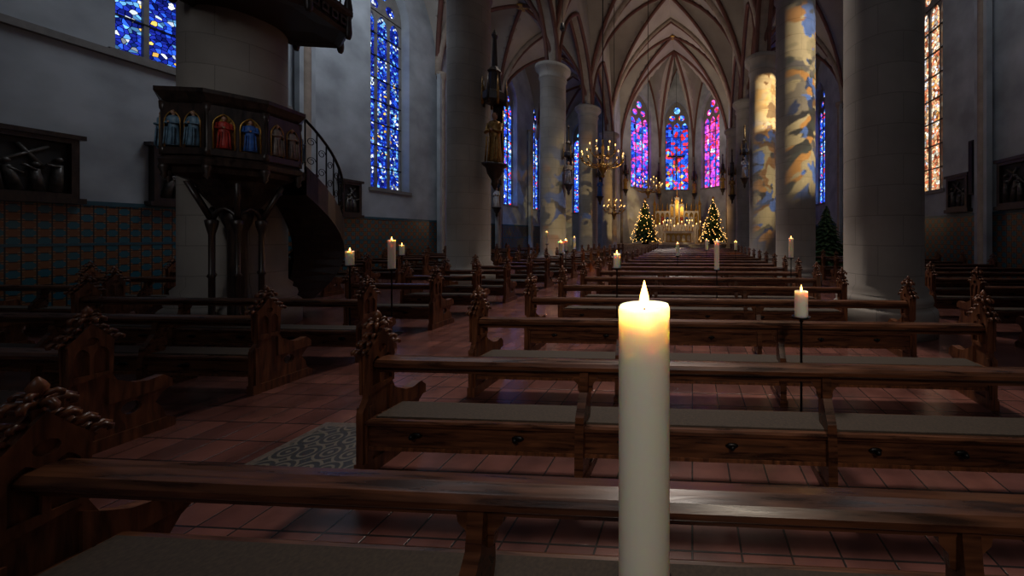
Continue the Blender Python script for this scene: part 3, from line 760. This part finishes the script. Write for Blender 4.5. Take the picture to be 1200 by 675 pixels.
for i in range(9):
    u = rx-2.0+i*.5; hh = 1.5 if i != 4 else 2.7
    if 3 <= i <= 5: hh = 2.2 if i != 4 else 2.9
    b.plate([rect(u-.24, u+.24, 2.7, 2.7+hh), arch(u, .36, 2.78, 2.7+hh-.45, 5)], lambda U, v, t: (U, ry-.3+t, v), 0, .25, 'white')
    b.box((u, ry+.1, 2.7+hh/2), (.48, .1, hh), 'gold')
    figure(b, (u, ry-.15, 2.8), .95, ('gold', 'red', 'blue', 'white')[i % 4])
    b.lathe([(.14, 0), (.16, .08), (.05, .3), (.07, .5), (0, .9 if i != 4 else 1.8)], (u, ry-.1, 2.7+hh), 'gold', 6, False)
for sx in (-2.35, 2.35):
    b.lathe([(.14, .9), (.14, 4.8), (.2, 4.9), (.05, 5.3), (0, 6.0)], (rx+sx, ry, 0), 'gold', 6, False)
b.obj('high_altar_retable')
b = MB()
b.box((0, 0, 0), (.14, .1, 3.0), 'woodd'); b.box((0, 0, .75), (1.7, .1, .14), 'woodd')
b.tube([(0, -.1, -.9), (.03, -.14, -.35), (0, -.12, .1), (0, -.12, .55)], .09, 'skin', 8, .14)
for sg in (-1, 1): b.tube([(sg*.12, -.12, .55), (sg*.75, -.1, .75)], .05, 'skin', 6, .035)
b.sph((0, -.16, .78), (.09, .1, .12), 'skin'); b.lathe([(.15, -.3), (.16, -.05)], (0, -.13, 0), 'cloth', 8)
b.tube([(0, 0, 1.5), (0, 0, 9.0)], .015, 'iron', 4)
b.obj('hanging_crucifix', (-1.55, 33.2, 8.6))

# ------------------------------------------------------------ christmas trees
def tree(x, y, z, h, R, name='christmas_tree', lights=True, seed=1):
    rnd = random.Random(seed); b = MB()
    b.lathe([(.3, 0), (.34, .35), (.3, .4)], (0, 0, 0), 'bark', 10)
    b.tube([(0, 0, .3), (0, 0, h*.97)], .08, 'bark', 6, .015)
    n = 26
    for i in range(n):
        t = i/(n-1); zz = .45+(h-.6)*t; rr = R*(1-t)**.85+.06
        m_ = int(7+15*(1-t))
        for k in range(m_):
            a = 2*pi*(k+rnd.random()*.7)/m_; r1 = rr*rnd.uniform(.8, 1.1)
            p = Vector((0, 0, zz+.1)); q = Vector((r1*cos(a), r1*sin(a), zz-.2*r1+rnd.uniform(-.04, .06)))
            side = Vector((-sin(a), cos(a), 0))
            w = .16*r1+.05; mdl = p.lerp(q, .6)
            v0 = b.v(p); v1 = b.v(mdl+side*w); v2 = b.v(q); v3 = b.v(mdl-side*w); v4 = b.v(mdl+Vector((0, 0, .07)))
            for tr in ((v0, v1, v4), (v1, v2, v4), (v2, v3, v4), (v3, v0, v4)): b.f(list(tr), 'green')
            for s_ in (-1, 1):
                qq = p.lerp(q, .55); e = qq+side*s_*w*1.5+(q-p)*.25
                b.f([b.v(qq+Vector((0, 0, .03))), b.v(e), b.v(qq-(q-p)*.15)], 'green')
            if lights and rnd.random() < .38:
                b.sph(q+Vector((0, 0, .03)), .026, 'bulb', 5, 4)
            elif lights and rnd.random() < .12: b.sph(q-Vector((0, 0, .05)), .06, 'gold', 6, 5)
    if lights:
        for k in range(5):
            a = 2*pi*k/5+pi/2; a2 = a+pi/5
            b.f([b.v((0, -.04, h+.05)), b.v((.2*cos(a), 0, h+.05+.2*sin(a))), b.v((.07*cos(a2), 0, h+.05+.07*sin(a2)))], 'gold')
            b.f([b.v((0, -.04, h+.05)), b.v((.2*cos(a), 0, h+.05+.2*sin(a))), b.v((.07*cos(a2-2*pi/5), 0, h+.05+.07*sin(a2-2*pi/5)))], 'gold')
    b.obj(name, (x, y, z))
tree(-4.25, 30.6, .9, 4.0, 1.3, seed=2)
tree(1.85, 30.6, .9, 4.1, 1.2, seed=5)
tree(6.6, 17.2, 0, 3.2, 1.2, 'fir_tree', False, 8)
for x in (-4.25, 1.85): lamp(x, 28.9, 3.6, 35, .5, (1, .55, .2))  # point light before each tree stands in for its bulbs
lamp(-1.3, 32.6, 5.0, 150, .3, (1, .7, .4))  # added fill to brighten the retable; no candle stands here

# ------------------------------------------------------------ lights
def area(name, loc, aim, size, e, col, sy=None):
    l = bpy.data.lights.new(name, 'AREA'); l.energy = e; l.color = col; l.size = size
    if sy: l.shape = 'RECTANGLE'; l.size_y = sy
    o = bpy.data.objects.new(name, l); o.location = loc
    o.rotation_euler = (Vector(aim)-Vector(loc)).to_track_quat('-Z', 'Y').to_euler(); COL.objects.link(o)
area('rear_fill_light', (-2, -5.5, 9), (-4, 14, 4), 6, 90, (.85, .9, 1), 6)  # unseen fill panel behind the camera; the back wall has no window
area('chancel_light', (CXN, 30.5, 10.2), (CXN, 33, 20), 4, 250, (1, .80, .60))
area('nave_uplight', (CXN, 19, 8), (CXN, 22, 20), 5, 130, (1, .80, .62))
area('left_aisle_fill', (-9.8, 11.0, 13), (-13.8, 13.5, 5), 3, 260, (.82, .9, 1), 5)  # added cool fill panel under the aisle vault, brightens the left wall
area('right_aisle_fill', (6.3, 8.5, 13), (9.5, 11, 3), 3, 70, (.9, .93, 1), 5)  # matching fill panel inside the right aisle, not light from a window
def pspot(name, loc, aim, e, ang, col, rad=1.0):
    l = bpy.data.lights.new(name, 'SPOT'); l.energy = e; l.spot_size = radians(ang); l.spot_blend = 1; l.color = col; l.shadow_soft_size = rad
    o = bpy.data.objects.new(name, l); o.location = loc
    o.rotation_euler = (Vector(aim)-Vector(loc)).to_track_quat('-Z', 'Y').to_euler(); COL.objects.link(o)
pspot('overhead_fill_spot', (-1.5, 13, 18), (.4, 6.5, 0), 9000, 42, (1, .87, .76))  # added overhead spot for rail glints and a brighter nave centre; no fixture
pspot('overhead_fill_spot', (-3, 17, 18), (-2.5, 15, 0), 6000, 62, (1, .86, .74))  # second added overhead fill, further down the nave
pspot('front_fill_spot', (1.0, -4.5, 6.5), (-.1, 4.8, .3), 750, 40, (1, .82, .64), .6)  # added soft front light from behind the camera, lifts the pew faces
pspot('front_fill_spot', (-4.0, -4.5, 6.5), (-7.5, 5.5, 3.3), 260, 34, (1, .94, .88), .6)  # another added front fill, aimed at the pulpit
def spot(loc, aim, e, ang, cols, blend=.3, sc=9):
    l = bpy.data.lights.new('sunbeam_through_stained_glass', 'SPOT'); l.energy = e; l.spot_size = radians(ang); l.spot_blend = blend; l.shadow_soft_size = .03
    l.use_nodes = True; nt = l.node_tree; N = nt.nodes; Lk = nt.links
    em = N['Emission']; tc = N.new('ShaderNodeTexCoord'); v = N.new('ShaderNodeTexVoronoi'); v.inputs['Scale'].default_value = sc
    no = N.new('ShaderNodeTexNoise'); no.inputs['Scale'].default_value = sc*.8
    ad = N.new('ShaderNodeVectorMath'); ad.operation = 'MULTIPLY_ADD'; ad.inputs[1].default_value = (.25, .25, .25)
    Lk.new(tc.outputs['Normal'], no.inputs['Vector']); Lk.new(no.outputs['Color'], ad.inputs[0]); Lk.new(tc.outputs['Normal'], ad.inputs[2])
    Lk.new(ad.outputs[0], v.inputs['Vector'])
    sp = N.new('ShaderNodeSeparateColor'); Lk.new(v.outputs['Color'], sp.inputs[0])
    cr = N.new('ShaderNodeValToRGB'); e_ = cr.color_ramp.elements
    e_[0].color = (*cols[0], 1); e_[1].color = (*cols[-1], 1)
    for i, c in enumerate(cols[1:-1]):
        k = e_.new((i+1)/(len(cols)-1)); k.color = (*c, 1)
    Lk.new(sp.outputs[0], cr.inputs['Fac']); Lk.new(cr.outputs['Color'], em.inputs['Color'])
    o = bpy.data.objects.new('sunbeam_through_stained_glass', l); o.location = loc
    o.rotation_euler = (Vector(aim)-Vector(loc)).to_track_quat('-Z', 'Y').to_euler(); COL.objects.link(o)
spot((9.4, 9.4, 10.2), (3.55, 17.2, 8.2), 18000, 17, [(1, .55, .15), (1, .72, .32), (.25, .12, .04), (1, .6, .2)], sc=16)
spot((9.4, 4.2, 9.5), (3.4, 12.0, 6.3), 9500, 36, [(1, .45, .1), (.06, .05, .04), (.12, .12, .08), (1, .75, .35), (.05, .06, .1), (.2, .35, .8), (.1, .1, .08)], sc=19)

W = bpy.data.worlds.new('World'); S.world = W; W.use_nodes = True
W.node_tree.nodes['Background'].inputs['Color'].default_value = (.35, .45, .6, 1); W.node_tree.nodes['Background'].inputs['Strength'].default_value = .3

# ------------------------------------------------------------ camera
cam = bpy.data.cameras.new('Camera'); co = bpy.data.objects.new('Camera', cam); COL.objects.link(co)
cam.sensor_width = 36; cam.lens = 12.0; cam.clip_start = .05
co.location = (0, 0, 1.75); co.rotation_euler = (radians(90), 0, TH)
cam.shift_x = -190/1200; cam.shift_y = -62.5/1200
S.camera = co
S.view_settings.view_transform = 'Standard'
